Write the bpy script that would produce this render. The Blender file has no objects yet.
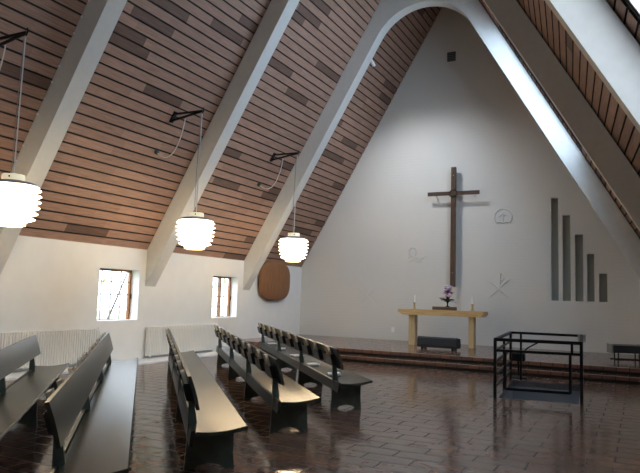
import bpy, bmesh, math, random
from mathutils import Vector, Matrix
from mathutils.geometry import tessellate_polygon
random.seed(7)
sc = bpy.context.scene
C = sc.collection
PI = math.pi
S3 = math.sqrt(3.0)
R = math.radians

# ------------------------------------------------------------------ materials
def newmat(name):
    m = bpy.data.materials.new(name); m.use_nodes = True
    nt = m.node_tree
    return m, nt, nt.nodes['Principled BSDF'], nt.nodes, nt.links
def simple(name, col, rough=.5, metal=0, noise=.0, nscale=6, bump=0, bscale=40, coat=0, spec=.5):
    m, nt, b, N, L = newmat(name)
    b.inputs['Base Color'].default_value = (*col, 1)
    b.inputs['Roughness'].default_value = rough
    b.inputs['Metallic'].default_value = metal
    b.inputs['Coat Weight'].default_value = coat
    b.inputs['Coat Roughness'].default_value = .12
    b.inputs['Specular IOR Level'].default_value = spec
    tc = N.new('ShaderNodeTexCoord')
    if noise:
        n = N.new('ShaderNodeTexNoise'); n.inputs['Scale'].default_value = nscale; n.inputs['Detail'].default_value = 5
        L.new(tc.outputs['Object'], n.inputs['Vector'])
        r = N.new('ShaderNodeMapRange')
        r.inputs['From Min'].default_value = .3; r.inputs['From Max'].default_value = .7
        r.inputs['To Min'].default_value = 1 - noise; r.inputs['To Max'].default_value = 1 + noise
        L.new(n.outputs['Fac'], r.inputs['Value'])
        mx = N.new('ShaderNodeVectorMath'); mx.operation = 'SCALE'; mx.inputs[0].default_value = col
        L.new(r.outputs['Result'], mx.inputs['Scale']); L.new(mx.outputs['Vector'], b.inputs['Base Color'])
    if bump:
        n2 = N.new('ShaderNodeTexNoise'); n2.inputs['Scale'].default_value = bscale; n2.inputs['Detail'].default_value = 3
        L.new(tc.outputs['Object'], n2.inputs['Vector'])
        bp = N.new('ShaderNodeBump'); bp.inputs['Strength'].default_value = bump; bp.inputs['Distance'].default_value = .01
        L.new(n2.outputs['Fac'], bp.inputs['Height']); L.new(bp.outputs['Normal'], b.inputs['Normal'])
    return m
def emit(name, col, s):
    m, nt, b, N, L = newmat(name)
    b.inputs['Base Color'].default_value = (*col, 1)
    b.inputs['Emission Color'].default_value = (*col, 1)
    b.inputs['Emission Strength'].default_value = s
    return m

def brickwall(name, col, rough=.7):
    """painted brickwork: one paint colour, shallow courses in the relief"""
    m, nt, b, N, L = newmat(name)
    b.inputs['Base Color'].default_value = (*col, 1); b.inputs['Roughness'].default_value = rough
    tc = N.new('ShaderNodeTexCoord'); sp = N.new('ShaderNodeSeparateXYZ'); cb = N.new('ShaderNodeCombineXYZ')
    L.new(tc.outputs['Object'], sp.inputs[0])
    ad = N.new('ShaderNodeMath'); ad.operation = 'ADD'
    L.new(sp.outputs['X'], ad.inputs[0]); L.new(sp.outputs['Y'], ad.inputs[1])
    L.new(ad.outputs[0], cb.inputs['X']); L.new(sp.outputs['Z'], cb.inputs['Y'])
    t = N.new('ShaderNodeTexBrick'); t.inputs['Scale'].default_value = 1
    t.inputs['Brick Width'].default_value = .3; t.inputs['Row Height'].default_value = .1
    t.inputs['Mortar Size'].default_value = .012; t.inputs['Mortar Smooth'].default_value = .6
    L.new(cb.outputs[0], t.inputs['Vector'])
    n = N.new('ShaderNodeTexNoise'); n.inputs['Scale'].default_value = 9; n.inputs['Detail'].default_value = 4
    L.new(tc.outputs['Object'], n.inputs['Vector'])
    mm = N.new('ShaderNodeMath'); mm.operation = 'MULTIPLY_ADD'; mm.inputs[1].default_value = -1
    L.new(t.outputs['Fac'], mm.inputs[0]); L.new(n.outputs['Fac'], mm.inputs[2])
    bp = N.new('ShaderNodeBump'); bp.inputs['Strength'].default_value = .22; bp.inputs['Distance'].default_value = .01
    L.new(mm.outputs[0], bp.inputs['Height']); L.new(bp.outputs['Normal'], b.inputs['Normal'])
    return m

def board_mat():
    """ceiling boards: UV u runs along the boards in metres, v counts metres up the slope"""
    m, nt, b, N, L = newmat('ceiling_boards')
    uv = N.new('ShaderNodeUVMap'); uv.uv_map = 'UVMap'
    sp = N.new('ShaderNodeSeparateXYZ'); L.new(uv.outputs[0], sp.inputs[0])
    def math_(op, a, bb=None, c=None):
        q = N.new('ShaderNodeMath'); q.operation = op
        for i, v in enumerate((a, bb, c)):
            if v is None: continue
            if isinstance(v, (int, float)): q.inputs[i].default_value = v
            else: L.new(v, q.inputs[i])
        return q.outputs[0]
    row = math_('FLOOR', math_('DIVIDE', sp.outputs['Y'], BOARD))
    wn = N.new('ShaderNodeTexWhiteNoise'); wn.noise_dimensions = '1D'; L.new(row, wn.inputs['W'])
    uo = math_('ADD', math_('DIVIDE', sp.outputs['X'], 1.15), math_('MULTIPLY', wn.outputs['Value'], 7.0))
    cell = math_('FLOOR', uo)
    cv = N.new('ShaderNodeCombineXYZ'); L.new(row, cv.inputs['X']); L.new(cell, cv.inputs['Y'])
    w2 = N.new('ShaderNodeTexWhiteNoise'); w2.noise_dimensions = '2D'; L.new(cv.outputs[0], w2.inputs['Vector'])
    ramp = N.new('ShaderNodeValToRGB'); ramp.color_ramp.interpolation = 'CONSTANT'
    e = ramp.color_ramp.elements
    e[0].position = 0; e[0].color = (.13, .073, .052, 1)
    e[1].position = .085; e[1].color = (.30, .18, .132, 1)
    for p, c in ((.30, (.315, .192, .142, 1)), (.55, (.285, .17, .124, 1)), (.8, (.335, .202, .15, 1))):
        q = e.new(p); q.color = c
    L.new(w2.outputs['Value'], ramp.inputs[0])
    # grain stretched along the board
    gv = N.new('ShaderNodeCombineXYZ')
    L.new(math_('MULTIPLY', sp.outputs['X'], 2.5), gv.inputs['X']); L.new(math_('MULTIPLY', sp.outputs['Y'], 45), gv.inputs['Y'])
    g = N.new('ShaderNodeTexNoise'); g.inputs['Scale'].default_value = 1; g.inputs['Detail'].default_value = 4
    L.new(gv.outputs[0], g.inputs['Vector'])
    f = N.new('ShaderNodeMapRange'); f.inputs['From Min'].default_value = .25; f.inputs['From Max'].default_value = .75
    f.inputs['To Min'].default_value = .80; f.inputs['To Max'].default_value = 1.42
    L.new(g.outputs['Fac'], f.inputs['Value'])
    vm = N.new('ShaderNodeVectorMath'); vm.operation = 'SCALE'
    L.new(ramp.outputs['Color'], vm.inputs[0]); L.new(f.outputs['Result'], vm.inputs['Scale'])
    L.new(vm.outputs['Vector'], b.inputs['Base Color'])
    b.inputs['Roughness'].default_value = .6
    return m

def tile_floor():
    m, nt, b, N, L = newmat('brick_pavers')
    tc = N.new('ShaderNodeTexCoord')
    wob = N.new('ShaderNodeTexNoise'); wob.inputs['Scale'].default_value = 2.2; wob.inputs['Detail'].default_value = 2
    L.new(tc.outputs['Object'], wob.inputs['Vector'])
    ws = N.new('ShaderNodeVectorMath'); ws.operation = 'SCALE'; ws.inputs['Scale'].default_value = .05
    L.new(wob.outputs['Color'], ws.inputs[0])
    wa = N.new('ShaderNodeVectorMath'); wa.operation = 'ADD'
    L.new(tc.outputs['Object'], wa.inputs[0]); L.new(ws.outputs[0], wa.inputs[1])
    t = N.new('ShaderNodeTexBrick'); t.inputs['Scale'].default_value = 1
    t.inputs['Brick Width'].default_value = .52; t.inputs['Row Height'].default_value = .27
    t.inputs['Mortar Size'].default_value = .010; t.inputs['Mortar Smooth'].default_value = .35
    t.inputs['Color1'].default_value = (.20, .108, .072, 1); t.inputs['Color2'].default_value = (.11, .070, .054, 1)
    t.inputs['Mortar'].default_value = (.018, .014, .013, 1); t.inputs['Bias'].default_value = -.1
    L.new(wa.outputs[0], t.inputs['Vector'])
    n = N.new('ShaderNodeTexNoise'); n.inputs['Scale'].default_value = 7; n.inputs['Detail'].default_value = 6
    L.new(tc.outputs['Object'], n.inputs['Vector'])
    f = N.new('ShaderNodeMapRange'); f.inputs['From Min'].default_value = .3; f.inputs['From Max'].default_value = .7
    f.inputs['To Min'].default_value = .65; f.inputs['To Max'].default_value = 1.3
    L.new(n.outputs['Fac'], f.inputs['Value'])
    vm = N.new('ShaderNodeVectorMath'); vm.operation = 'SCALE'
    L.new(t.outputs['Color'], vm.inputs[0]); L.new(f.outputs['Result'], vm.inputs['Scale'])
    L.new(vm.outputs['Vector'], b.inputs['Base Color'])
    rr = N.new('ShaderNodeMapRange'); rr.inputs['From Min'].default_value = .3; rr.inputs['From Max'].default_value = .7
    rr.inputs['To Min'].default_value = .07; rr.inputs['To Max'].default_value = .19
    L.new(n.outputs['Fac'], rr.inputs['Value'])
    ro = N.new('ShaderNodeMath'); ro.operation = 'MULTIPLY_ADD'; ro.inputs[1].default_value = .4
    L.new(t.outputs['Fac'], ro.inputs[0]); L.new(rr.outputs['Result'], ro.inputs[2])
    L.new(ro.outputs[0], b.inputs['Roughness'])
    n3 = N.new('ShaderNodeTexNoise'); n3.inputs['Scale'].default_value = 5; n3.inputs['Detail'].default_value = 2
    L.new(tc.outputs['Object'], n3.inputs['Vector'])
    h = N.new('ShaderNodeMath'); h.operation = 'MULTIPLY_ADD'; h.inputs[1].default_value = -.8
    L.new(t.outputs['Fac'], h.inputs[0]); L.new(n3.outputs['Fac'], h.inputs[2])
    bp = N.new('ShaderNodeBump'); bp.inputs['Strength'].default_value = .3; bp.inputs['Distance'].default_value = .008
    L.new(h.outputs[0], bp.inputs['Height']); L.new(bp.outputs['Normal'], b.inputs['Normal'])
    b.inputs['Specular IOR Level'].default_value = .5
    return m

def edge_brick():
    m, nt, b, N, L = newmat('step_bricks')
    tc = N.new('ShaderNodeTexCoord'); sp = N.new('ShaderNodeSeparateXYZ'); L.new(tc.outputs['Object'], sp.inputs[0])
    cb = N.new('ShaderNodeCombineXYZ')
    ad = N.new('ShaderNodeMath'); ad.operation = 'ADD'
    L.new(sp.outputs['Y'], ad.inputs[0]); L.new(sp.outputs['Z'], ad.inputs[1])
    L.new(sp.outputs['X'], cb.inputs['X']); cb.inputs['Y'].default_value = .05
    t = N.new('ShaderNodeTexBrick'); t.inputs['Scale'].default_value = 1; t.offset = 0
    t.inputs['Brick Width'].default_value = .26; t.inputs['Row Height'].default_value = .5
    t.inputs['Mortar Size'].default_value = .012
    t.inputs['Color1'].default_value = (.22, .098, .062, 1); t.inputs['Color2'].default_value = (.13, .082, .064, 1)
    t.inputs['Mortar'].default_value = (.05, .045, .04, 1)
    L.new(cb.outputs[0], t.inputs['Vector']); L.new(t.outputs['Color'], b.inputs['Base Color'])
    b.inputs['Roughness'].default_value = .4
    return m

def glass_mat():
    m = bpy.data.materials.new('window_glass'); m.use_nodes = True
    nt = m.node_tree; N, L = nt.nodes, nt.links
    for n in list(N): N.remove(n)
    o = N.new('ShaderNodeOutputMaterial'); t = N.new('ShaderNodeBsdfTransparent'); t.inputs[0].default_value = (.96, .98, 1, 1)
    g = N.new('ShaderNodeBsdfGlossy'); g.inputs['Roughness'].default_value = .05
    x = N.new('ShaderNodeMixShader')
    x.inputs[0].default_value = .05; L.new(t.outputs[0], x.inputs[1]); L.new(g.outputs[0], x.inputs[2]); L.new(x.outputs[0], o.inputs[0])
    return m

def wood(name, c1, c2, axis='X', scale=3, rough=.45):
    m, nt, b, N, L = newmat(name)
    tc = N.new('ShaderNodeTexCoord'); mp = N.new('ShaderNodeMapping')
    s = [scale * 12] * 3; s['XYZ'.index(axis)] = scale
    mp.inputs['Scale'].default_value = s
    L.new(tc.outputs['Object'], mp.inputs[0])
    n = N.new('ShaderNodeTexNoise'); n.inputs['Scale'].default_value = 1; n.inputs['Detail'].default_value = 5
    L.new(mp.outputs[0], n.inputs['Vector'])
    r = N.new('ShaderNodeValToRGB'); r.color_ramp.elements[0].color = (*c1, 1); r.color_ramp.elements[1].color = (*c2, 1)
    r.color_ramp.elements[0].position = .35; r.color_ramp.elements[1].position = .65
    L.new(n.outputs['Fac'], r.inputs[0]); L.new(r.outputs[0], b.inputs['Base Color'])
    b.inputs['Roughness'].default_value = rough
    return m

BOARD = .205
M = dict(
    plaster=simple('white_plaster', (.80, .80, .79), .75, noise=.02, nscale=3, bump=.15, bscale=25),
    altarwall=brickwall('white_painted_brick', (.60, .60, .59)),
    concrete=simple('painted_concrete', (.62, .62, .60), .6, noise=.03, nscale=8, bump=.1, bscale=60),
    boards=board_mat(),
    floor=tile_floor(),
    stepbrick=edge_brick(),
    groove=simple('dark_groove', (.02, .015, .012), .8),
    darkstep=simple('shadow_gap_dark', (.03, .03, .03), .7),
    pew=simple('black_green_paint', (.030, .034, .029), .34, noise=.25, nscale=10, spec=.35),
    pewseat=simple('worn_seat_paint', (.036, .040, .031), .27, noise=.2, nscale=14, spec=.26),
    pewleg=simple('dull_green_black_paint', (.062, .080, .066), .42, noise=.25, nscale=8),
    holder=simple('black_holder', (.016, .018, .016), .4),
    cover=simple('dark_book_cloth', (.06, .045, .03), .6, noise=.2),
    cover2=simple('tan_book_cloth', (.30, .21, .12), .6, noise=.2),
    page=simple('book_paper', (.80, .75, .62), .8),
    leaflet=simple('grey_white_paper', (.62, .64, .66), .7),
    radiator=simple('radiator_enamel', (.80, .79, .76), .35),
    strip=simple('pale_strip', (.80, .81, .82), .4, noise=.06, nscale=4),
    pine=wood('window_pine', (.20, .075, .022), (.30, .12, .035), 'Z', 4),
    lead=simple('lead_bars', (.25, .25, .25), .5),
    glass=glass_mat(),
    oak=wood('light_oak', (.42, .27, .115), (.54, .37, .175), 'X', 2, .4),
    oakleg=wood('light_oak_upright', (.50, .37, .19), (.60, .46, .26), 'Z', 2, .45),
    cross=wood('dark_cross_wood', (.040, .020, .012), (.085, .042, .024), 'Z', 3, .5),
    crossbar=wood('dark_crossbar_wood', (.040, .020, .012), (.085, .042, .024), 'X', 3, .5),
    bronze=simple('dark_bronze', (.05, .035, .025), .5, .6),
    brown=wood('brown_book_wood', (.13, .055, .03), (.22, .10, .055), 'X', 4, .5),
    brass=simple('brass', (.56, .42, .22), .35, .7),
    wax=simple('white_wax', (.85, .84, .80), .5),
    leaf=simple('dark_leaf', (.018, .055, .022), .5, noise=.3, nscale=30),
    purple=simple('purple_petal', (.22, .07, .28), .6, noise=.2, nscale=40),
    lilac=simple('lilac_petal', (.60, .48, .66), .6),
    whitepetal=simple('white_petal', (.82, .80, .84), .6),
    stem=simple('dark_stem', (.02, .03, .018), .6),
    pad=simple('blue_black_cloth', (.016, .019, .026), .7, noise=.15, nscale=20),
    iron=simple('black_iron', (.006, .006, .007), .4, 0, spec=.25),
    chrome=simple('grey_metal', (.22, .22, .22), .4, .4),
    well=simple('blue_grey_paint', (.27, .31, .36), .5, noise=.06),
    plate=simple('grey_plate', (.42, .42, .40), .5),
    rattan=wood('brown_veneer', (.20, .082, .028), (.28, .125, .048), 'Z', 3, .5),
    niche=simple('grey_green_back', (.30, .31, .28), .7),  # niche backs, darker and greener than the gable
    vent=simple('dark_vent', (.12, .115, .11), .6),
    lampw=emit('glowing_opal', (1, .88, .66), 8.0),
    lampc=emit('glowing_cream_cap', (.9, .80, .55), .45),
    lampt=simple('grey_enamel', (.30, .33, .38), .4),
    ring=emit('glowing_ring', (1, .80, .5), .75),
    cord=simple('white_cord', (.62, .62, .60), .5),
    wire=simple('dark_wire', (.25, .25, .25), .5),
    clip=simple('white_clip', (.8, .8, .8), .4),
    socket=simple('green_grey_socket', (.06, .085, .06), .5),
    white=simple('white_metal', (.8, .8, .8), .4),
    grass=simple('pale_lawn', (.42, .46, .30), .9, noise=.2, nscale=2),
    bark=simple('bark', (.10, .075, .07), .9),
    autumn=simple('yellow_leaves', (.62, .55, .12), .8, noise=.3, nscale=3),
)

# ------------------------------------------------------------------ mesh helpers
def obj(name, bm, mat, parent=None, smooth=False):
    me = bpy.data.meshes.new(name)
    bmesh.ops.recalc_face_normals(bm, faces=bm.faces[:])
    bm.to_mesh(me); bm.free()
    if mat: me.materials.append(mat)
    if smooth:
        for p in me.polygons: p.use_smooth = True
        try: me.set_sharp_from_angle(angle=R(38))
        except Exception: pass
    o = bpy.data.objects.new(name, me); C.objects.link(o)
    if parent: o.parent = parent
    return o
def tag(o, label=None, cat=None, group=None, kind=None):
    if label: o['label'] = label
    if cat: o['category'] = cat
    if group: o['group'] = group
    if kind: o['kind'] = kind
    return o
def thing(name, label, cat, loc=(0, 0, 0), rz=0, group=None):
    o = bpy.data.objects.new(name, None); C.objects.link(o)
    o.location = loc; o.rotation_euler = (0, 0, rz); o.empty_display_size = .1
    return tag(o, label, cat, group)
def dup(root, loc, rz=None, label=None, group=None):
    r = root.copy(); C.objects.link(r); r.location = loc
    if rz is not None: r.rotation_euler = (0, 0, rz)
    if label: r['label'] = label
    if group: r['group'] = group
    for ch in list(root.children):
        c = ch.copy(); C.objects.link(c); c.parent = r
        for g in list(ch.children):
            d = g.copy(); C.objects.link(d); d.parent = c
    return r
def box(bm, x0, x1, y0, y1, z0, z1, bev=0):
    b2 = bmesh.new()
    g = bmesh.ops.create_cube(b2, size=1)
    for v in b2.verts:
        v.co = Vector(((x0 + x1) / 2 + v.co.x * (x1 - x0), (y0 + y1) / 2 + v.co.y * (y1 - y0), (z0 + z1) / 2 + v.co.z * (z1 - z0)))
    if bev:
        bmesh.ops.bevel(b2, geom=b2.edges[:], offset=bev, segments=2, affect='EDGES', profile=.5)
    join(bm, b2)
    return bm
def join(bm, b2, mat=None):
    if mat: b2.transform(mat)
    mp = [bm.verts.new(v.co) for v in b2.verts]
    b2.verts.index_update()
    for f in b2.faces:
        try: bm.faces.new([mp[v.index] for v in f.verts])
        except ValueError: pass
    b2.free()
def B(*a, **k):
    return box(bmesh.new(), *a, **k)
def prism(bm, pts, d, to3):
    """closed 2-D outline extruded by d along the third axis; to3(p, q, w) -> point"""
    n = len(pts)
    a = [bm.verts.new(to3(p, q, 0)) for p, q in pts]
    b = [bm.verts.new(to3(p, q, d)) for p, q in pts]
    tris = tessellate_polygon([[Vector((p, q, 0)) for p, q in pts]])
    for t in tris:
        for ring in (a, b):
            try: bm.faces.new([ring[i] for i in t])
            except ValueError: pass
    for i in range(n):
        j = (i + 1) % n
        bm.faces.new([a[i], a[j], b[j], b[i]])
    return bm
def wall_poly(loops, w0, w1, to3):
    """wall with holes: loops[0] the outline, the rest the openings"""
    bm = bmesh.new()
    flat = [p for l in loops for p in l]
    A = [bm.verts.new(to3(p, q, w0)) for p, q in flat]
    Bv = [bm.verts.new(to3(p, q, w1)) for p, q in flat]
    for t in tessellate_polygon([[Vector((p, q, 0)) for p, q in l] for l in loops]):
        for ring in (A, Bv):
            try: bm.faces.new([ring[i] for i in t])
            except ValueError: pass
    k = 0
    for l in loops:
        n = len(l)
        for i in range(n):
            i0, i1 = k + i, k + (i + 1) % n
            try: bm.faces.new([A[i0], A[i1], Bv[i1], Bv[i0]])
            except ValueError: pass
        k += n
    return bm
def tube(bm, pts, r, n=8, caps=True):
    pts = [Vector(p) for p in pts]
    rings = []
    up = None
    for i, p in enumerate(pts):
        d = (pts[min(i + 1, len(pts) - 1)] - pts[max(i - 1, 0)]).normalized()
        if up is None:
            up = Vector((0, 0, 1)) if abs(d.z) < .9 else Vector((1, 0, 0))
        x = d.cross(up).normalized(); y = x.cross(d).normalized(); up = y
        rr = r[i] if isinstance(r, (list, tuple)) else r
        rings.append([bm.verts.new(p + x * (rr * math.cos(2 * PI * k / n)) + y * (rr * math.sin(2 * PI * k / n))) for k in range(n)])
    for a, b in zip(rings, rings[1:]):
        for k in range(n):
            bm.faces.new([a[k], a[(k + 1) % n], b[(k + 1) % n], b[k]])
    if caps:
        bm.faces.new(rings[0][::-1]); bm.faces.new(rings[-1])
    return bm
def lathe(bm, prof, n=40, c=(0, 0, 0), close=False):
    rings = []
    for r, z in prof:
        if r < 1e-5: rings.append([bm.verts.new((c[0], c[1], c[2] + z))])
        else: rings.append([bm.verts.new((c[0] + r * math.cos(2 * PI * k / n), c[1] + r * math.sin(2 * PI * k / n), c[2] + z)) for k in range(n)])
    if close: rings.append(rings[0])
    for a, b in zip(rings, rings[1:]):
        for k in range(n):
            q = [a[k % len(a)], a[(k + 1) % len(a)], b[(k + 1) % len(b)], b[k % len(b)]]
            u = []
            for v in q:
                if v not in u: u.append(v)
            if len(u) > 2:
                try: bm.faces.new(u)
                except ValueError: pass
    return bm
def bar(bm, p, q, w, h=None):
    """square bar from p to q"""
    p, q = Vector(p), Vector(q); h = h or w
    d = (q - p).normalized()
    up = Vector((0, 0, 1)) if abs(d.z) < .95 else Vector((0, 1, 0))
    x = d.cross(up).normalized() * (w / 2); y = x.cross(d).normalized() * (h / 2)
    a = [bm.verts.new(p + sx * x + sy * y) for sx, sy in ((1, 1), (-1, 1), (-1, -1), (1, -1))]
    b = [bm.verts.new(q + sx * x + sy * y) for sx, sy in ((1, 1), (-1, 1), (-1, -1), (1, -1))]
    bm.faces.new(a[::-1]); bm.faces.new(b)
    for i in range(4): bm.faces.new([a[i], a[(i + 1) % 4], b[(i + 1) % 4], b[i]])
    return bm

# ------------------------------------------------------------------ the room
XL = -10.7                 # inner face of the low left wall
YA = 19.6                  # inner face of the altar gable
YB = -3.2                  # back wall behind the viewer
ZE = 2.65                  # eaves
ZT = 11.88                 # flat closing strip under the ridge
KL = XL - ZE / S3          # left roof: x = KL + z / sqrt3
def c_r(y): return 1.83 + .0946 * (15.97 - y)      # right roof: x = c_r(y) - z / sqrt3 (the nave widens towards the entrance)
def xl(z): return KL + z / S3
def xr(y, z): return c_r(y) - z / S3
def xw(y): return xr(y, ZE)

# floor with the opening of the stairwell
SW = [(-2.225, 11.27), (-.955, 11.47), (-1.15, 14.10), (-2.47, 14.02)]
fl = wall_poly([[(XL - .3, YB - .3), (3, YB - .3), (3, YA + .3), (XL - .3, YA + .3)], SW], 0, -.12, lambda p, q, w: (p, q, w))
tag(obj('floor', fl, M['floor']), 'glossy dark red-brown brick paver floor', 'floor', kind='structure')

# left wall with window openings
WIN = [(10.28, 11.54), (14.46, 15.68), (6.08, 7.32), (1.86, 3.10)]  # the last two are unseen openings, added to let in light
WZ0, WZ1 = .965, 2.14
loops = [[(YB, 0), (YA, 0), (YA, ZE), (YB, ZE)]] + [[(a, WZ0), (b, WZ0), (b, WZ1), (a, WZ1)] for a, b in WIN]
tag(obj('wall_left', wall_poly(loops, XL, XL - .32, lambda p, q, w: (w, p, q)), M['plaster']), 'low white plastered side wall under the eaves with small deep windows', 'wall', kind='structure')
# right wall
bm = bmesh.new()
for (y0, y1) in ((YB, YA),):
    P = [(xw(y0), y0), (xw(y1), y1), (xw(y1) + .3, y1), (xw(y0) + .3, y0)]
    lo = [bm.verts.new((x, y, 0)) for x, y in P]; hi = [bm.verts.new((x, y, ZE)) for x, y in P]
    bm.faces.new(lo); bm.faces.new(hi)
    for i in range(4): bm.faces.new([lo[i], lo[(i + 1) % 4], hi[(i + 1) % 4], hi[i]])
tag(obj('wall_right', bm, M['plaster']), 'low white plastered wall under the right hand eaves', 'wall', kind='structure')
# altar gable with its five slit niches
NX = [(-2.355, -2.155, 4.75), (-2.040, -1.825, 4.22), (-1.705, -1.485, 3.645), (-1.385, -1.195, 3.08), (-1.075, -.86, 2.525)]
NZ = 1.72
loops = [[(XL - .3, 0), (xw(YA) + .3, 0), (xw(YA) + .3, ZE), (xr(YA, ZT) + .24, ZT + .15), (xl(ZT) - .24, ZT + .15), (XL - .3, ZE)]]
loops += [[(a, NZ), (b, NZ), (b, t), (a, t)] for a, b, t in NX]
wa = tag(obj('wall_back', wall_poly(loops, YA, YA + .3, lambda p, q, w: (p, w, q)), M['altarwall']), 'tall white painted brick gable wall behind the altar', 'wall', kind='structure')
for a, b, t in NX:
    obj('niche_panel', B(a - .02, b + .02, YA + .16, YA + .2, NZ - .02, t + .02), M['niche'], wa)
# back wall (behind the viewer) with an opening added for fill light
zt = ZT
BW = (-5.6, -4.4, 3.2, 5.0)
loops = [[(XL - .3, 0), (xw(YB) + .3, 0), (xw(YB) + .3, ZE), (xr(YB, zt) + .24, zt + .15), (xl(zt) - .24, zt + .15), (XL - .3, ZE)], [(BW[0], BW[2]), (BW[1], BW[2]), (BW[1], BW[3]), (BW[0], BW[3])]]
tag(obj('wall_front', wall_poly(loops, YB, YB - .3, lambda p, q, w: (p, w, q)), M['plaster']), 'white entrance gable wall with an added fill-light window', 'wall', kind='structure')

# ceilings: boards running along the nave, real grooves between them
def ceil_patch(bm, uvl, fx, y0, y1, z0, z1, inward):
    """boards between heights z0..z1 on the roof plane x = fx(y, z)"""
    stepz = BOARD * S3 / 2; g = .034 * S3 / 2; dep = .026
    k0 = int(math.floor((z0 - ZE) / stepz)); k1 = int(math.ceil((z1 - ZE) / stepz))
    nx, nz = (.866, -.5) if inward > 0 else (-.866, -.5)
    def quad(za, da, zb, db):
        pts = []
        for (y, z, d) in ((y0, za, da), (y1, za, da), (y1, zb, db), (y0, zb, db)):
            pts.append((Vector((fx(y, z) - nx * d, y, z - nz * d)), y, (z - ZE) / stepz * BOARD))
        f = bm.faces.new([bm.verts.new(p[0]) for p in pts])
        for lp, p in zip(f.loops, pts):
            lp[uvl].uv = (p[1], p[2])
        return f
    for k in range(k0, k1):
        za, zb = ZE + k * stepz, ZE + (k + 1) * stepz - g
        zc = ZE + (k + 1) * stepz
        a, b_ = max(za, z0), min(zb, z1)
        if b_ > a + 1e-4:
            quad(a, 0, b_, 0)
            if b_ == zb:
                quad(b_, 0, b_, dep).material_index = 1
                quad(b_, dep, min(zc, z1), dep).material_index = 1
                quad(min(zc, z1), dep, min(zc, z1), 0).material_index = 1
def ceiling(name, fx, patches, inward, label):
    bm = bmesh.new(); uvl = bm.loops.layers.uv.new('UVMap')
    for p in patches: ceil_patch(bm, uvl, fx, *p, inward)
    o = obj(name, bm, M['boards']); o.data.materials.append(M['groove'])
    tag(o, label, 'ceiling', kind='structure')
    # solid roof behind the boards
    b2 = bmesh.new()
    nx, nz = (.866, -.5) if inward > 0 else (-.866, -.5)
    for (y0, y1, z0, z1) in patches:
        lo = [b2.verts.new((fx(y, z) - nx * .03, y, z - nz * .03)) for y, z in ((y0, z0), (y1, z0), (y1, z1), (y0, z1))]
        hi = [b2.verts.new((fx(y, z) - nx * .25, y, z - nz * .25)) for y, z in ((y0, z0), (y1, z0), (y1, z1), (y0, z1))]
        b2.faces.new(lo); b2.faces.new(hi)
        for i in range(4): b2.faces.new([lo[i], lo[(i + 1) % 4], hi[(i + 1) % 4], hi[i]])
    obj('roof_deck', b2, M['groove'], o)
    return o
ceiling('ceiling_left', lambda y, z: xl(z), [(YB, YA, ZE, ZT)], 1, 'sloping left ceiling of brown boards with a few darker boards')
SKY = [(12.3, 15.84, 5.3, 8.6), (4.8, 7.15, 3.3, 6.8)]       # rooflights in the right slope
pr = []
ys = [YB, 4.8, 7.15, 12.3, 15.84, YA]
for a, b in zip(ys, ys[1:]):
    s = [q for q in SKY if abs(q[0] - a) < .01]
    if s: pr += [(a, b, ZE, s[0][2]), (a, b, s[0][3], ZT)]
    else: pr.append((a, b, ZE, ZT))
ceiling('ceiling_right', xr, pr, -1, 'sloping ceiling of brown boards on the right hand side')
# narrow flat strip closing the ridge
bm = bmesh.new()
P = [(xl(ZT), YB), (xr(YB, ZT), YB), (xr(YA, ZT), YA), (xl(ZT), YA)]
lo = [bm.verts.new((x, y, ZT)) for x, y in P]; hi = [bm.verts.new((x, y, ZT + .2)) for x, y in P]
bm.faces.new(lo); bm.faces.new(hi)
for i in range(4): bm.faces.new([lo[i], lo[(i + 1) % 4], hi[(i + 1) % 4], hi[i]])
tag(obj('ceiling_ridge', bm, M['groove']), 'dark narrow strip along the ridge', 'ceiling', kind='structure')
# rooflight frames and panes
for n, (a, b, z0, z1) in enumerate(SKY):
    bm = bmesh.new()
    def pt(y, z, d): return Vector((xr(y, z) + .866 * d, y, z + .5 * d))
    for (y, yy, z, zz) in ((a, a, z0, z1), (b, b, z0, z1), (a, b, z0, z0), (a, b, z1, z1), (a, b, (z0 + z1) / 2, (z0 + z1) / 2)):
        bar(bm, pt(y, z, .1), pt(yy, zz, .1), .09)
    w = tag(obj('window_%d' % (n + 5), bm, M['white']), 'white framed rooflight in the right slope' + (' beyond the second arch' if n == 0 else ' nearest the entrance'), 'window', kind='structure')
    g = bmesh.new(); g.faces.new([g.verts.new(pt(y, z, .12)) for y, z in ((a, z0), (b, z0), (b, z1), (a, z1))])
    obj('pane', g, M['glass'], w)

# arched concrete frames
RIBS = [(15.97, 'white arched roof beam nearest the altar gable, with rounded crown'), (11.75, 'second white roof beam from the altar, between the two windows'),
        (7.45, 'third white roof beam from the altar, left of the first window, with a row of clips'), (3.2, 'white roof beam close to the entrance')]
IN = .535
def rib(y0, label):
    y1 = y0 + .36
    kl = KL + .51; kr = c_r(y0) - .56
    e = 0.012
    xm, zm = (kl + kr) / 2, (kr - kl) / 2 * S3
    r = 1.5; cx, cz = xm, zm - 2 * r
    wr = xw(y1)      # right wall x at the beam
    pts = [(XL, (XL - kl) * S3), (XL, ZE)] + [(xl(ZT), ZT), (xr(y1, ZT), ZT), (wr, ZE), (wr, (kr - wr) * S3)]
    arc = []
    for k in range(25):
        t = R(30 + 120 * k / 24)
        arc.append((cx + r * math.cos(t), cz + r * math.sin(t)))
    pts += arc
    bm = prism(bmesh.new(), pts, y1 - y0, lambda p, q, w: (p, y0 + w, q))
    return tag(obj('roof_beam', bm, M['concrete']), label, 'beam', kind='structure')
for y0, lb in RIBS: rib(y0, lb)

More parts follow.
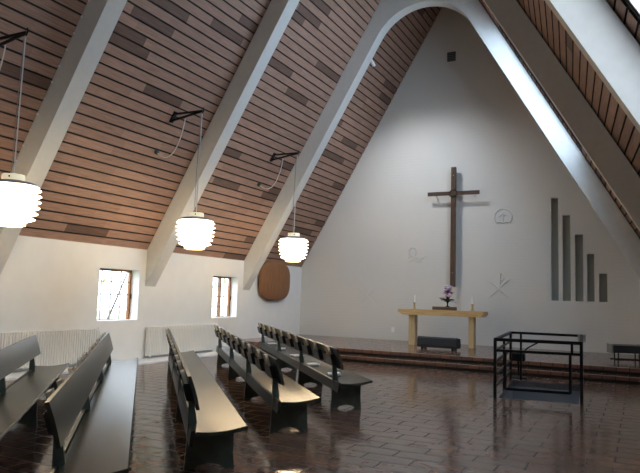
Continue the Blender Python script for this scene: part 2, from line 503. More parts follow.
# windows in the left wall
WLAB = ['small leaded window with orange-brown frame left of the second roof beam', 'small leaded window with orange-brown frame left of the round wooden panel', 'small unseen leaded window added for light nearer the entrance', 'small unseen leaded window added for light next to the entrance gable']
for n, (a, b) in enumerate(WIN):
    x1, x0 = XL - .24, XL - .31
    bm = bmesh.new()
    t = .03; tr = .06
    box(bm, x0, x1, a, a + t, WZ0, WZ1); box(bm, x0, x1, b - tr, b, WZ0, WZ1)
    box(bm, x0, x1, a + t, b - tr, WZ0, WZ0 + t * .5); box(bm, x0, x1, a + t, b - tr, WZ1 - .05, WZ1)
    if n == 1: box(bm, x0, x1, a + .69, a + .735, WZ0 + t * .5, WZ1 - t)
    w = tag(obj('window_%d' % (n + 1), bm, M['pine']), WLAB[n], 'window', kind='structure')
    bm = bmesh.new(); box(bm, x0 + .03, x0 + .036, a + t, b - t, WZ0 + t * .5, WZ1 - t); obj('pane', bm, M['glass'], w)
    bm = bmesh.new()
    for k in range(1, 4):
        y = a + t + (b - a - 2 * t) * k / 4; bar(bm, (x0 + .045, y, WZ0 + t * .5), (x0 + .045, y, WZ1 - t), .018)
        z = WZ0 + (WZ1 - WZ0) * k / 4; bar(bm, (x0 + .045, a + t, z), (x0 + .045, b - t, z), .02)
    obj('lead_grid', bm, M['lead'], w)
    bm = B(x1, x1 + .02, b - t + .012, b - t + .03, 1.45, 1.57); obj('window_handle', bm, M['iron'], w)
# unseen window added in the entrance gable to give fill light
bm = bmesh.new()
for k in range(5):
    x = BW[0] + (BW[1] - BW[0]) * k / 4; box(bm, x - .05, x + .05, YB - .2, YB - .1, BW[2], BW[3])
for z in (BW[2] + .05, (BW[2] + BW[3]) / 2, BW[3] - .05): box(bm, BW[0], BW[1], YB - .2, YB - .1, z - .05, z + .05)
w = tag(obj('window_7', bm, M['pine']), 'unseen window added to the entrance gable for fill light', 'window', kind='structure')
obj('pane', B(BW[0], BW[1], YB - .17, YB - .165, BW[2], BW[3]), M['glass'], w)

# pale strip along the foot of the left wall
tag(obj('baseboard_left', B(XL, -10.02, 4.5, 14.9, 0, .035), M['strip']), 'pale raised strip along the foot of the radiator wall', 'baseboard', kind='structure')

# altar platform: two brick-edged steps
X0, X1 = -9.65, xw(15.2) - .02
pl = tag(obj('platform_floor', B(X0, xw(YA) - .01, 15.42, YA, .0, .30), M['floor']), 'raised brick paved platform two steps high below the gable', 'platform', kind='structure')
obj('side_floor', B(XL, X0, 15.42, YA, 0, .30), M['floor'], pl)
obj('step_edge', B(X0, X1, 15.34, 15.42, .215, .302, bev=.008), M['stepbrick'], pl)
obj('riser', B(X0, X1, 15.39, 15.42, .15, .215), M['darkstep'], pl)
obj('step_tread', B(X0, X1, 15.0, 15.42, .0, .150), M['floor'], pl)
obj('step_edge', B(X0, X1, 14.92, 15.0, .068, .152, bev=.008), M['stepbrick'], pl)
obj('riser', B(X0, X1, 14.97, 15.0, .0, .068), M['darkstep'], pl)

# stairwell lining and steps going down
bm = bmesh.new()
lo = [bm.verts.new((x, y, -1.9)) for x, y in SW]; hi = [bm.verts.new((x, y, -.001)) for x, y in SW]
for i in range(4): bm.faces.new([lo[i], lo[(i + 1) % 4], hi[(i + 1) % 4], hi[i]])
bm.faces.new(lo)
sw = tag(obj('stairwell_wall', bm, M['well']), 'blue-grey painted stairwell lining inside the black railing', 'stairwell', kind='structure')
bm = bmesh.new()
for k in range(7): box(bm, -2.3, -1.2, 11.75 + k * .3, 12.05 + k * .3, -1.9, -.25 - k * .2)
obj('stair_step', bm, M['well'], sw)

# ------------------------------------------------------------------ pews
def book_bm():
    pass
def make_pew(label, near_front, th, L, group='pews set out at a slant'):
    W = .46
    b = Vector((math.cos(th), math.sin(th), 0)); a = Vector((-math.sin(th), math.cos(th), 0))
    loc = Vector((*near_front, 0)) - b * W
    t = thing('church_pew', label, 'pew', loc, th, group)
    # seat: dished board, v = x from rear 0 to front W, u = y along
    def zt(v): 
        s = v / W
        return .405 + .045 * s - .022 * math.sin(PI * s)
    top = [(v * W / 8, zt(v * W / 8)) for v in range(9)]
    prof = top + [(W + .012, zt(W) - .012), (W + .008, zt(W) - .034)] + [(v, z - .036) for v, z in top[::-1]]
    obj('seat', prism(bmesh.new(), prof, L, lambda p, q, w: (p, w, q)), M['pewseat'], t, True)
    # backrest: slightly hollow board
    bp = [(.030, .60), (.004, .70), (-.026, .80), (-.062, .90)]
    prof = bp + [(v - .030, z - .006) for v, z in bp[::-1]]
    obj('backrest', prism(bmesh.new(), prof, L - .03, lambda p, q, w: (p, w + .0, q)), M['pew'], t, True)
    obj('stretcher', prism(bmesh.new(), [(-.012, .415), (-.040, .41), (-.052, .275), (-.024, .275)], L - .02, lambda p, q, w: (p, w, q)), M['holder'], t)
    n = 4; s0 = .30; s1 = L - .55
    for k in range(n):
        u = s0 + (s1 - s0) * k / (n - 1)
        prof = [(-.07, 0), (.03, 0), (.06, .035), (.17, .055), (.26, .035), (.30, 0), (.40, 0),
                (.385, .15), (.385, .36), (.36, .375), (.02, .362), (.02, .395), (.033, .42), (-.004, .63), (-.055, .64), (-.053, .36), (-.06, .18)]
        obj('support', prism(bmesh.new(), prof, .05, lambda p, q, w, u=u: (p, u + w, q)), M['pewleg'], t)
    holders = []
    nh = 10
    for k in range(nh):
        u = .22 + (L - .80) * k / (nh - 1)
        bm = bmesh.new()
        d = .055; w = .44
        # open-topped pocket hung on the rear of the backrest
        def P(p, q, r): return Vector((-.051 - p - (q - .76) * .30, u + r, q))
        for (p0, p1, q0, q1, r0, r1) in ((d, d + .010, .64, .785, 0, w), (0, d, .64, .652, 0, w), (0, d, .652, .80, 0, .010), (0, d, .652, .80, w - .010, w), (0, .005, .652, .82, .010, w - .010)):
            vs = [bm.verts.new(P(p, q, r)) for p in (p0, p1) for q in (q0, q1) for r in (r0, r1)]
            for f in ((0, 1, 3, 2), (4, 5, 7, 6), (0, 1, 5, 4), (2, 3, 7, 6), (0, 2, 6, 4), (1, 3, 7, 5)): bm.faces.new([vs[i] for i in f])
        obj('book_holder', bm, M['holder'], t)
        holders.append((u, w))
    return t, loc, a, b, holders

PEWS = [
    ('dark pew at the far left edge, its back board standing before the long radiator', (-8.33, 7.47), 43.0, 7.6, True),
    ('dark pew with the wide bare seat along the near aisle, second from the entrance', (-8.15, 8.86), 42.4, 7.45, True),
    ('dark pew in the middle with yellowish sheen on its seat end, third from the entrance', (-3.24, 4.99), 41.7, 7.7, False),
    ('dark pew with a row of book holders behind, directly before the altar side pew', (-3.43, 6.84), 41.3, 7.9, False),
    ('dark pew nearest the altar steps, with pale leaflets lying on its seat', (-3.53, 8.72), 40.6, 8.0, False)]
BOOKL = [None, 'hymn book in the holders behind the second pew from the entrance', 'hymn book in the holders behind the middle pew', 'hymn book in the holders behind the fourth pew from the entrance', 'hymn book in the holders behind the pew nearest the altar']
BOOKG = [None, 'hymn books behind the second pew', 'hymn books behind the middle pew', 'hymn books behind the fourth pew', 'hymn books behind the altar side pew']
protob = None
for n, (lb, nf, th, L, far) in enumerate(PEWS):
    th = R(th)
    a = Vector((-math.sin(th), math.cos(th), 0))
    if far:
        p = Vector((*nf, 0)) - a * L; nf = (p.x, p.y)
    t, loc, a, b, hs = make_pew(lb, nf, th, L)
    if n == 0: continue
    for k, (u, w) in enumerate(hs):
        pos = loc + a * (u + .03 + .19 * ((k * 7 + n * 3) % 5) / 4) + b * (-.067) + Vector((0, 0, .655))
        if protob is None:
            protob = thing('hymn_book', BOOKL[n], 'book', pos, th, BOOKG[n])
            bm = bmesh.new(); box(bm, -.002, .001, 0, .17, 0, .258); box(bm, .037, .040, 0, .17, 0, .258); box(bm, .001, .037, .166, .17, 0, .258)
            # lean with the holder
            bm.transform(Matrix.Rotation(R(-17), 4, 'Y')); obj('cover', bm, M['cover2'], protob)
            bm = B(.0015, .0365, .003, .165, .004, .254); bm.transform(Matrix.Rotation(R(-17), 4, 'Y')); obj('page_block', bm, M['page'], protob)
        else:
            dup(protob, pos, th, BOOKL[n], BOOKG[n])
# leaflets on the altar-side pew
th = R(40.6)
LFL = ['pale leaflet on the seat at the near end of the altar side pew', 'pale leaflet on the altar side pew, second from its near end', 'pale leaflet on the altar side pew, middle of the five', 'pale leaflet on the altar side pew, second from its wall end', 'pale leaflet on the altar side pew, closest to the left wall']
fr = Vector((-3.53, 8.72, 0)); a4 = Vector((-math.sin(th), math.cos(th), 0)); b4 = Vector((math.cos(th), math.sin(th), 0))
for k, u in enumerate((1.0, 2.4, 4.0, 5.6, 7.1)):
    p = fr + a4 * u - b4 * (.30 + .03 * (k % 2))
    bm = B(-.10, .10, -.14, .14, 0, .02)
    o = obj('leaflet', bm, M['leaflet']); o.location = (p.x, p.y, .412); o.rotation_euler = (0, R(-2), th + .2 * (k % 3 - 1))
    tag(o, LFL[k], 'leaflet', 'leaflets on the pew seat')

# ------------------------------------------------------------------ radiators
def radiator(y0, y1, label):
    t = thing('radiator', label, 'radiator', (XL + .004, y0, 0), 0, 'radiators under the windows')
    n = int((y1 - y0) / .06)
    bm = bmesh.new()
    for k in range(n):
        y = (y1 - y0) * k / n
        box(bm, .045, .145, y + .006, y + .052, .10, .80, bev=.012)
    box(bm, .07, .12, 0, y1 - y0 - .01, .73, .785); box(bm, .07, .12, 0, y1 - y0 - .01, .115, .17)
    obj('column_body', bm, M['radiator'], t)
    for y in (.12, y1 - y0 - .16):
        obj('foot', B(.07, .12, y, y + .04, 0, .115), M['radiator'], t)
        obj('wall_bracket', B(0, .05, y, y + .04, .60, .64), M['radiator'], t)
    bm = tube(bmesh.new(), [(.095, y1 - y0 - .01, .76), (.095, y1 - y0 + .05, .76), (.095, y1 - y0 + .07, .70), (.095, y1 - y0 + .07, .04)], .012)
    obj('pipe', bm, M['radiator'], t, True)
    obj('valve', lathe(bmesh.new(), [(0, 0), (.028, 0), (.03, .03), (.02, .07), (0, .07)], 12, (.095, y1 - y0 + .04, .765)), M['white'], t, True)
    return t
radiator(7.2, 10.22, 'long cream column radiator below the first window')
radiator(11.80, 14.58, 'white column radiator between the two windows')

# ------------------------------------------------------------------ pendant lamps with brackets
LAMPY = [6.20, 10.55, 14.75]
WHICH = ['closest to the entrance, cut by the picture edge', 'hanging before the second roof beam', 'hanging nearest the altar, above the round panel']
def make_lamp():
    t = thing('pendant_lamp', 'x', 'lamp', (0, 0, 0), 0, 'louvred pendant lamps along the left ceiling')
    # local z = 0 at the middle of the shade
    obj('cap', lathe(bmesh.new(), [(0, .385), (.155, .385), (.160, .375), (.160, .29), (0, .29)], 32), M['lampc'], t, True)
    obj('top_disc', lathe(bmesh.new(), [(.10, .30), (.17, .295), (.30, .265), (.375, .225), (.375, .215), (.29, .25), (.10, .28)], 48, close=True), M['lampt'], t, True)
    rad = [.395, .405, .40, .390, .370, .340]
    h = .088
    for k in range(6):
        z = .215 - k * h
        r = rad[k]
        prof = [(r - .10, z), (r, z - h * .50), (r, z - h * .56), (r - .10, z - h * .98), (r - .11, z - h * .98), (r - .11, z)]
        obj('louvre', lathe(bmesh.new(), prof, 48, close=True), M['lampw'], t)
    obj('diffuser', lathe(bmesh.new(), [(0, .21), (.22, .21), (.22, -.30), (0, -.30)], 32), M['lampw'], t, True)
    obj('bottom_ring', lathe(bmesh.new(), [(.205, -.33), (.215, -.33), (.215, -.375), (.17, -.385), (.17, -.375), (.205, -.365)], 32, close=True), M['ring'], t, True)
    obj('screw', lathe(bmesh.new(), [(0, 0), (.014, 0), (.014, .012), (0, .012)], 10), M['iron'], t).matrix_local = Matrix.Translation((.09, -.134, .34)) @ Matrix.Rotation(R(90), 4, 'X')
    bm = tube(bmesh.new(), [(.0, 0, .385), (.012, 0, 1.2), (.03, 0, 2.51)], .011, 6); obj('cord', bm, M['cord'], t, True)
    bm = tube(bmesh.new(), [(-.05, 0, .385), (-.045, 0, 1.2), (.0, 0, 2.50)], .006, 6); obj('wire', bm, M['wire'], t, True)
    return t
LX, LZ, AZ = -8.32, 2.93, 5.46
lamp = make_lamp()
BX = xl(AZ)
def make_bracket():
    t = thing('lamp_bracket', 'x', 'bracket', (0, 0, 0), 0, 'iron lamp brackets on the left ceiling')
    # local origin: where the arm meets the ceiling; arm runs towards +x
    bm = bmesh.new(); n_ = Vector((.866, 0, -.5)); s_ = Vector((.5, 0, .866))
    bm = bmesh.new()
    vs = []
    for d in (0.002, .03):
        for sy, ss in ((-.05, -.13), (.05, -.13), (.05, .13), (-.05, .13)):
            vs.append(bm.verts.new(n_ * d + s_ * ss + Vector((0, sy, 0))))
    for f in ((0, 1, 2, 3), (4, 5, 6, 7), (0, 1, 5, 4), (1, 2, 6, 5), (2, 3, 7, 6), (3, 0, 4, 7)): bm.faces.new([vs[i] for i in f])
    obj('ceiling_plate', bm, M['iron'], t)
    e = Vector((LX - BX + .04, 0, .05))
    obj('arm', bar(bmesh.new(), n_ * .03 + s_ * .08, e, .03, .04), M['iron'], t)
    obj('brace', bar(bmesh.new(), n_ * .03 - s_ * .08, e * .98 + Vector((0, 0, -.01)), .03, .04), M['iron'], t)
    obj('hook', tube(bmesh.new(), [e + Vector((-.03, 0, .05)), e + Vector((.02, 0, .06)), e + Vector((.03, 0, .0)), e + Vector((.0, 0, -.05))], .012, 6), M['iron'], t)
    return t
brk = make_bracket()
def make_cable():
    t = thing('power_cable', 'x', 'cable', (0, 0, 0), 0, 'slack white cables on the left ceiling')
    n_ = Vector((.866, 0, -.5)); s_ = Vector((.5, 0, .866))
    sock = s_ * -.86 + n_ * .03
    p0 = Vector((.34, 0, -.075)); p3 = sock + Vector((0, .0, 0))
    pts = []
    ctl = [p0, Vector((.28, -.0, -.5)), Vector((.10, -.02, -.98)), Vector((-.12, -.02, -1.0)), p3]
    for i in range(25):
        q = [v.copy() for v in ctl]; s = i / 24
        while len(q) > 1: q = [q[j].lerp(q[j + 1], s) for j in range(len(q) - 1)]
        pts.append(q[0])
    obj('cable', tube(bmesh.new(), pts, .011, 6), M['cord'], t, True)
    obj('socket', lathe(bmesh.new(), [(0, 0), (.05, 0), (.05, .05), (.03, .07), (0, .07)], 12), M['socket'], t).matrix_local = Matrix.Translation(s_ * -.86 + n_ * .002) @ n_.to_track_quat('Z', 'Y').to_matrix().to_4x4()
    return t
cab = make_cable()
for k, y in enumerate(LAMPY):
    l1 = 'white louvred pendant lamp ' + WHICH[k]
    l2 = 'black iron bracket carrying the pendant lamp ' + ('closest to the entrance', 'before the second roof beam', 'nearest the altar')[k]
    l3 = 'slack white cable and socket beside the bracket ' + ('closest to the entrance', 'before the second roof beam', 'nearest the altar')[k]
    if k == 0:
        lamp.location = (LX, y, LZ); lamp['label'] = l1
        brk.location = (BX, y, AZ); brk['label'] = l2
        cab.location = (BX, y, AZ); cab['label'] = l3
    else:
        dup(lamp, (LX, y, LZ), label=l1); dup(brk, (BX, y, AZ), label=l2); dup(cab, (BX, y, AZ), label=l3)
# row of small clips on the third beam
pc = None
for k in range(15):
    z = 3.1 + k * .27
    p = (xl(z) + .035, 7.45 - .012, z - .015)
    if pc is None:
        bm = bmesh.new(); bmesh.ops.create_icosphere(bm, subdivisions=2, radius=.022)
        pc = obj('cable_clip', bm, M['clip'], None, True); tag(pc, 'tiny white clip in the row along the third beam from the altar', 'clip', 'white clips along the beam')
    else:
        pc2 = pc.copy(); C.objects.link(pc2); pc2.location = p; continue
    pc.location = p
# small spotlight on the beam nearest the altar
sp = thing('spotlight', 'tiny white spotlight fixed under the arch nearest the altar', 'spotlight', (-6.86, 16.345, 8.43))
obj('housing', tube(bmesh.new(), [(0, 0, .06), (.03, .06, -.02), (.05, .12, -.10)], [.03, .05, .055], 12), M['white'], sp, True)
obj('mounting_foot', B(-.045, .035, -.02, .03, .02, .10), M['white'], sp)

# ------------------------------------------------------------------ wall panel, vent, socket, signs in relief
def superell(w, h, p, n=56):
    o = []
    for k in range(n):
        t = 2 * PI * k / n; c_, s_ = math.cos(t), math.sin(t)
        o.append((w / 2 * math.copysign(abs(c_) ** (2 / p), c_), h / 2 * math.copysign(abs(s_) ** (2 / p), s_)))
    return o
t = thing('wall_panel', 'round-cornered brown wooden panel hung on the left wall near the altar', 'panel', (XL, 17.62, 2.10))
bm = bmesh.new()
oo = superell(1.86, 1.24, 3.0)
rings = []
for (s, d) in ((1, .10), (1, .15), (.965, .165), (.5, .185)):
    rings.append([bm.verts.new((d, p * s, q * s)) for p, q in oo])
for a_, b_ in zip(rings, rings[1:]):
    for k in range(len(oo)): bm.faces.new([a_[k], a_[(k + 1) % len(oo)], b_[(k + 1) % len(oo)], b_[k]])
bm.faces.new(rings[0]); bm.faces.new(rings[-1])
obj('veneer_board', bm, M['rattan'], t, True)
for y in (-.5, .5): obj('wall_bracket', B(0, .10, y - .03, y + .03, -.1, .1), M['iron'], t)

t = thing('wall_vent', 'small dark square vent high in the altar gable', 'vent', (-5.39, YA, 9.37))
obj('grille', prism(bmesh.new(), [(-.14, 0), (.14, 0), (.14, .31), (-.14, .31)], .03, lambda p, q, w: (p, -w, q)), M['vent'], t)
bm = bmesh.new()
for k in range(5): box(bm, -.13, .13, -.045, -.03, .03 + k * .06, .055 + k * .06)
obj('louvre', bm, M['groove'], t)
t = thing('wall_socket', 'small pale socket plate low on the gable left of the altar', 'socket', (-7.24, YA, .55))
obj('cover_plate', B(-.05, .05, -.015, 0, 0, .16, bev=.004), M['white'], t); obj('insert', B(-.03, .03, -.02, -.014, .03, .13), M['white'], t)

def relief(name, label, loc, strokes, w=.05):
    bm = bmesh.new()
    for s in strokes: tube(bm, [(p, -.004, q) for p, q in s], w / 2, 6)
    o = obj(name, bm, M['altarwall'], None, True); o.location = loc
    return tag(o, label, 'relief', 'plaster reliefs on the gable')
def arc(cx, cz, r, a0, a1, n=24): return [(cx + r * math.cos(R(a0 + (a1 - a0) * k / n)), cz + r * math.sin(R(a0 + (a1 - a0) * k / n))) for k in range(n + 1)]
relief('wall_relief', 'round-topped relief emblem on the gable right of the cross', (-3.74, YA, 4.22), [arc(0, 0, .26, -40, 220), [(-.2, -.17), (-.07, -.14), (0, -.2), (.07, -.14), (.2, -.17)], [(-.12, .02), (0, .12), (.1, .04)], [(0, .10), (0, -.12)]])
relief('wall_relief', 'large crossed relief sign with a looped stem, gable right of the altar', (-3.87, YA, 2.04), [[(-.28, .24), (.30, -.26)], [(.30, .28), (-.28, -.27)], [(.04, -.1), (.04, .46)] + arc(.04, .36, .12, 80, -90, 10)])
relief('wall_relief', 'faint crossed relief sign on the gable far left of the altar', (-8.16, YA, 1.70), [[(-.24, .22), (.24, -.22)], [(.24, .22), (-.24, -.22)], [(0, -.22), (0, .22)]], .036)
relief('wall_relief', 'faint wavy relief sign on the gable between cross and left eaves', (-6.49, YA, 2.98), [arc(-.12, .2, .13, -60, 240, 16), [(-.28, 0), (-.14, .06), (0, 0), (.14, -.06), (.28, .02)], [(-.22, -.12), (-.08, -.07), (.06, -.13), (.2, -.1)]], .036)

# ------------------------------------------------------------------ cross
f = (YA - .22) / YA
t = thing('wall_cross', 'tall dark wooden cross standing off the white gable', 'cross', (-5.28 * f, YA - .22, 0))
zz = lambda z: 1.65 + (z - 1.65) * f
obj('upright', B(-.075, .075, -.05, .05, zz(2.06), zz(5.87), bev=.006), M['cross'], t)
bm = B(-.825, .825, -.066, -.05 - .001, zz(4.955), zz(5.085), bev=.004); 
obj('crossbar', bm, M['crossbar'], t)
bm = bmesh.new()
for k in range(2):
    pts = [(.12 * math.cos(2 * PI * i / 20), -.072 - .012 * math.sin(5 * 2 * PI * i / 20 + k), zz(5.02) + .105 * math.sin(2 * PI * i / 20 + k * .3)) for i in range(21)]
    tube(bm, pts, .014, 6)
obj('twisted_ring', bm, M['bronze'], t, True)
for x, z in ((-.6, 4.98), (.62, 4.98), (0, 2.5), (0, 5.6)):
    obj('wall_pin', tube(bmesh.new(), [(x, -.05, zz(z)), (x, .22, zz(z))], .014, 8), M['white'], t)

# ------------------------------------------------------------------ altar and what stands on and before it
AY, Zp = 17.93, .30
t = thing('altar_table', 'light oak altar table with thick top on two broad legs', 'altar', (-5.155, AY, Zp))
H = 1.05
prof = [(-1.325, H), (1.325, H), (1.325, H - .085), (1.18, H - .165), (-1.04, H - .165), (-1.325, H - .07)]
prof = [(-1.325, H), (1.20, H), (1.20, H - .09), (1.13, H - .165), (-1.18, H - .165), (-1.325, H - .08)]
obj('tabletop', prism(bmesh.new(), prof, .62, lambda p, q, w: (p, w, q)), M['oak'], t)
for x0, x1 in ((-1.03, -.845), (.75, .90)): obj('leg', B(x0, x1, .14, .42, 0, H - .165, bev=.006), M['oakleg'], t)
ZA = Zp + H
t = thing('altar_book', 'brown closed book lying on the altar under the flowers', 'book', (-5.15, AY + .16, ZA))
obj('cover', B(-.33, .33, 0, .30, 0, .10, bev=.012), M['brown'], t)
obj('page_block', B(-.32, .322, -.006, .29, .022, .078), M['cover'], t)
def candle(x, label):
    t = thing('candlestick', label, 'candlestick', (x, AY + .28, ZA), 0, 'altar candlesticks')
    obj('holder', lathe(bmesh.new(), [(0, 0), (.055, 0), (.06, .015), (.03, .03), (.028, .17), (.05, .185), (.05, .2), (0, .2)], 20), M['brass'], t, True)
    obj('candle', lathe(bmesh.new(), [(0, .2), (.026, .2), (.026, .42), (.01, .432), (0, .43)], 16), M['wax'], t, True)
    obj('wick', tube(bmesh.new(), [(0, 0, .43), (.003, 0, .455)], .003, 5), M['iron'], t)
candle(-6.06, 'brass candlestick with white candle on the left end of the altar')
candle(-4.33, 'brass candlestick with white candle on the right end of the altar')
# flowers
t = thing('flower_arrangement', 'purple and white flowers with dark leaves in a slim vase on the altar', 'flowers', (-5.06, AY + .30, ZA + .10))
obj('vase', lathe(bmesh.new(), [(0, 0), (.06, 0), (.06, .012), (.022, .03), (.018, .09), (.04, .15), (.034, .155), (0, .13)], 20), M['stem'], t, True)
lf = bmesh.new()
def leaf(bm, o, d, L_, w):
    d = Vector(d).normalized(); s = d.cross(Vector((0, 0, 1))).normalized()
    if s.length < .1: s = Vector((1, 0, 0))
    n = s.cross(d)
    v = []
    for k in range(5):
        f_ = k / 4; ww = w * math.sin(PI * min(.98, f_ * .9 + .05))
        c_ = Vector(o) + d * L_ * f_ - Vector((0, 0, 1)) * .25 * L_ * f_ * f_
        v.append((bm.verts.new(c_ - s * ww), bm.verts.new(c_ + n * w * .25), bm.verts.new(c_ + s * ww)))
    for p, q in zip(v, v[1:]):
        bm.faces.new([p[0], p[1], q[1], q[0]]); bm.faces.new([p[1], p[2], q[2], q[1]])
rr = random.Random(3)
for k in range(26):
    an = 2 * PI * k / 26 + rr.random() * .3
    leaf(lf, (0, 0, .14 + .05 * rr.random()), (math.cos(an), math.sin(an), .15 + .5 * rr.random()), .15 + .14 * rr.random(), .05)
obj('leaves', lf, M['leaf'], t)
st = bmesh.new(); heads = {'purple': [], 'lilac': [], 'whitepetal': []}
for k in range(34):
    h_ = rr.random(); rad = .23 * (1 - h_ * .75) * (.3 + .7 * rr.random()); an = rr.random() * 2 * PI
    p = Vector((rad * math.cos(an) - .03 + .05 * h_, rad * math.sin(an) * .8, 0.23 + .36 * h_))
    tube(st, [(0, 0, .13), p * .6 + Vector((0, 0, .05)), p], .005, 5)
    heads[('purple', 'lilac', 'whitepetal', 'lilac')[k % 4]].append(p)
obj('stems', st, M['stem'], t)
for nm, hd in heads.items():
    for p in hd:
        bm = bmesh.new()
        for k in range(6):
            an = k * PI / 3
            leaf(bm, p, (math.cos(an), math.sin(an), .5), .10, .05)
        b2 = bmesh.new(); bmesh.ops.create_icosphere(b2, subdivisions=1, radius=.045); join(bm, b2, Matrix.Translation(p + Vector((0, 0, .012))))
        obj('blossom', bm, M[nm], t)
# kneeler before the altar
t = thing('kneeler', 'dark blue-black padded kneeler on the platform before the altar', 'kneeler', (-4.98, 16.88, Zp), R(-3))
prof = [(0, .05), (.38, .05), (.40, .12), (.37, .30), (.04, .34), (0, .30), (-.015, .12)]
obj('pad', prism(bmesh.new(), prof, 1.10, lambda p, q, w: (-.55 + w, p, q)), M['pad'], t)
for x in (-.46, .40): obj('foot', B(x, x + .06, .04, .34, 0, .05), M['iron'], t)
# low black bench at the right end of the platform
t = thing('low_bench', 'low black bench with thin metal legs at the right end of the platform', 'bench', (-.66, 17.35, Zp), R(22))
obj('seat_box', B(0, .74, 0, .36, .17, .37, bev=.02), M['pad'], t)
for x in (0, .74):
    obj('end_trim', B(x - .014, x + .014, -.012, .372, .16, .382, bev=.006), M['chrome'], t)
bm = bmesh.new(); box(bm, .02, .72, -.012, 0, .355, .38); obj('edge_trim', bm, M['chrome'], t)
for x in (.14, .64):
    for y in (.05, .30): obj('leg', B(x, x + .025, y, y + .025, .0, .17), M['iron'], t)
for y in (.05, .30): obj('runner', B(.05, .72, y, y + .025, 0, .02), M['iron'], t)

# ------------------------------------------------------------------ stair railing
t = thing('stair_railing', 'black square-tube railing around the stairwell before the altar steps', 'railing', (0, 0, 0))
NLp, NRp, BLp, BRp = Vector((-2.27, 11.22, 0)), Vector((-.91, 11.45, 0)), Vector((-2.52, 14.07, 0)), Vector((-1.115, 14.15, 0))
HT, HM = .995, .81
up = Vector((0, 0, 1))
def post(p, h=HT, w=.048): obj('post', bar(bmesh.new(), p, p + up * h, w), M['iron'], t)
for p in (NLp, NRp, BLp, BRp): post(p)
ml = NLp.lerp(BLp, .52)
post(ml, .88, .04)
def rail(p, q, w=.05, h=None, name='rail'): obj(name, bar(bmesh.new(), p, q, w, h or w), M['iron'], t)
rail(NLp + up * HT, NRp + up * HT, .05, .055, 'top_rail')
rail(NLp + up * HM, NRp + up * HM, .044)
rail(NLp + up * HT, BLp + up * HT, .05, None, 'top_rail')
rail(BLp + up * HT, BRp + up * HT, .05, None, 'top_rail')
rail(NRp + up * HT, BRp + up * HT, .05, None, 'top_rail')
for h in (.81, .62, .40, .2): rail(NLp + up * h, BLp + up * h, .035)
i0, i1 = NLp.lerp(NRp, .12), NLp.lerp(NRp, .875)
for p in (i0, i1): rail(p + up * .16, p + up * HM, .045, None, 'infill_bar')
rail(i0 + up * .17, i1 + up * .17, .045, None, 'infill_bar')
q = NLp.lerp(NRp, .30); q2 = NLp.lerp(NRp, .895)
rail(q2 + up * HM, q2 + up * HT, .04, None, 'infill_bar')
rail(BLp.lerp(BRp, .15) + up * .0, BLp.lerp(BRp, .15) + up * HT, .04, None, 'infill_bar')
obj('corner_block', B(BRp.x - .07, BRp.x + .075, BRp.y - .05, BRp.y + .05, HT - .12, HT + .035, bev=.006), M['plate'], t)['label'] = 'grey block on the railing corner'
# dark stand with slanted arm beyond the railing
t = thing('reading_stand', 'black stand with a slanted arm between the railing and the altar steps', 'stand', (-2.44, 14.55, 0))
obj('foot', lathe(bmesh.new(), [(0, 0), (.2, 0), (.2, .02), (.03, .05), (0, .05)], 24), M['iron'], t, True)
obj('stem', tube(bmesh.new(), [(0, 0, .04), (0, 0, .5)], .022, 10), M['iron'], t, True)
obj('box', B(-.16, .14, -.1, .1, .36, .54, bev=.03), M['iron'], t)
obj('arm', tube(bmesh.new(), [(.10, 0, .56), (.20, 0, .66), (.42, 0, .79)], .016, 8), M['iron'], t, True)

# ------------------------------------------------------------------ outdoors seen through the left windows
o = obj('ground', B(-45, XL - .33, -20, 45, -.35, -.25), M['grass']); tag(o, 'pale lawn outside the windows', 'ground', kind='structure')
def tree(x, y, label, s):
    t = thing('garden_tree', label, 'tree', (x, y, -.25))
    obj('trunk', tube(bmesh.new(), [(0, 0, 0), (.05, 0, 1.6), (-.05, .15, 3.4)], [.07, .05, .03], 8), M['bark'], t, True)
    obj('branch', tube(bmesh.new(), [(0, -1.5, 0), (.02, -.7, 1.6), (0, .1, 3.2)], [.035, .03, .02], 6), M['bark'], t, True)
    bm = bmesh.new(); q = random.Random(s)
    for k in range(60):
        p = Vector((q.gauss(0, .8), q.gauss(-.4, 1.0), 2.9 + q.gauss(0, .45)))
        leaf(bm, p, (q.uniform(-1, 1), q.uniform(-1, 1), q.uniform(-.5, .5)), .22, .07)
    f = obj('foliage', bm, M['autumn'], t)
tree(-17.0, 17.9, 'slim tree with yellow leaves outside the first window', 1)
tree(-18.0, 23.6, 'slim tree with yellow leaves outside the second window', 2)

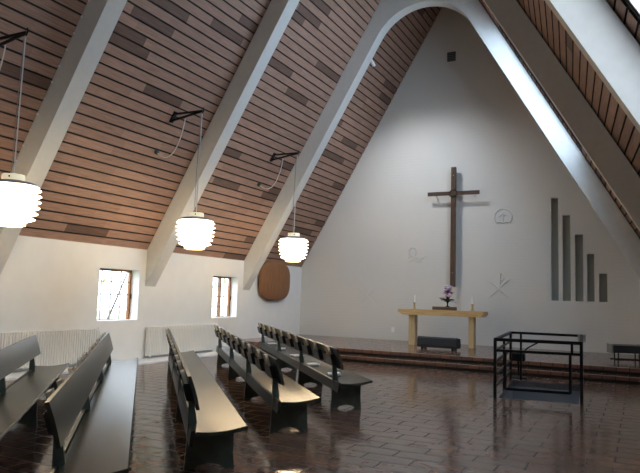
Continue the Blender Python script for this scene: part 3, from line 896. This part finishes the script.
# ------------------------------------------------------------------ light
w = bpy.data.worlds.new('sky'); sc.world = w; w.use_nodes = True
bg = w.node_tree.nodes['Background']; bg.inputs[0].default_value = (.86, .93, 1, 1); bg.inputs[1].default_value = 3.6
def area(name, loc, direction, sx, sy, power, col, spread=180):
    l = bpy.data.lights.new(name, 'AREA'); l.shape = 'RECTANGLE'; l.size = sx; l.size_y = sy; l.energy = power; l.color = col; l.spread = R(spread)
    o = bpy.data.objects.new(name, l); C.objects.link(o); o.location = loc
    o.rotation_euler = Vector(direction).to_track_quat('-Z', 'Y').to_euler()
    return o
DAY = (.72, .86, 1.0)
for a, b in WIN:
    area('daylight_window', (XL - 1.1, (a + b) / 2, 2.75), (1, 0, -.75), 1.3, .9, 60, DAY)  # the two unseen added windows get a lamp as well
for n, (a, b, z0, z1) in enumerate(SKY):
    y, z = (a + b) / 2, (z0 + z1) / 2
    area('daylight_rooflight', (xr(y, z) + .866 * .2, y, z + .5 * .2), (-.866, 0, -.5), b - a, (z1 - z0) * 1.1, (135, 15)[n], (.40, .68, 1.0))
area('entrance_fill', ((BW[0] + BW[1]) / 2, YB - .6, 4.1), (0, 1, 0), BW[1] - BW[0], BW[3] - BW[2], 60, (.80, .90, 1.0))  # fill lamp outside the added entrance window
l = bpy.data.lights.new('spotlight_beam', 'SPOT'); l.energy = 430; l.color = (.94, .97, 1); l.spot_size = R(122); l.spot_blend = 1; l.shadow_soft_size = .09
so = bpy.data.objects.new('spotlight_beam', l); C.objects.link(so); so.location = (-6.78, 16.52, 8.28)
so.rotation_euler = (Vector((-5.6, 19.4, 1.8)) - Vector(so.location)).to_track_quat('-Z', 'Y').to_euler()

# ------------------------------------------------------------------ camera
cam = bpy.data.cameras.new('camera'); co = bpy.data.objects.new('camera', cam); C.objects.link(co)
cam.sensor_fit = 'HORIZONTAL'; cam.sensor_width = 36; cam.lens = 631.67 / 640 * 36; cam.clip_start = .05; cam.clip_end = 300
yaw, pit, rol = R(27.038), R(5.394), R(1.6885)
f = Vector((-math.sin(yaw) * math.cos(pit), math.cos(yaw) * math.cos(pit), math.sin(pit)))
r = Vector((math.cos(yaw), math.sin(yaw), 0)); u = r.cross(f)
r2 = r * math.cos(rol) + u * math.sin(rol); u2 = u * math.cos(rol) - r * math.sin(rol)
m = Matrix((r2, u2, -f)).transposed().to_4x4(); m.translation = (0, 0, 1.65)
co.matrix_world = m
sc.camera = co
vs = sc.view_settings
vs.view_transform = 'Standard'; vs.look = 'None'; vs.gamma = 1; vs.exposure = .40; vs.use_curve_mapping = False
sc.cycles.max_bounces = 8; sc.cycles.diffuse_bounces = 5; sc.cycles.caustics_reflective = False; sc.cycles.caustics_refractive = False
sc.cycles.sample_clamp_indirect = 6
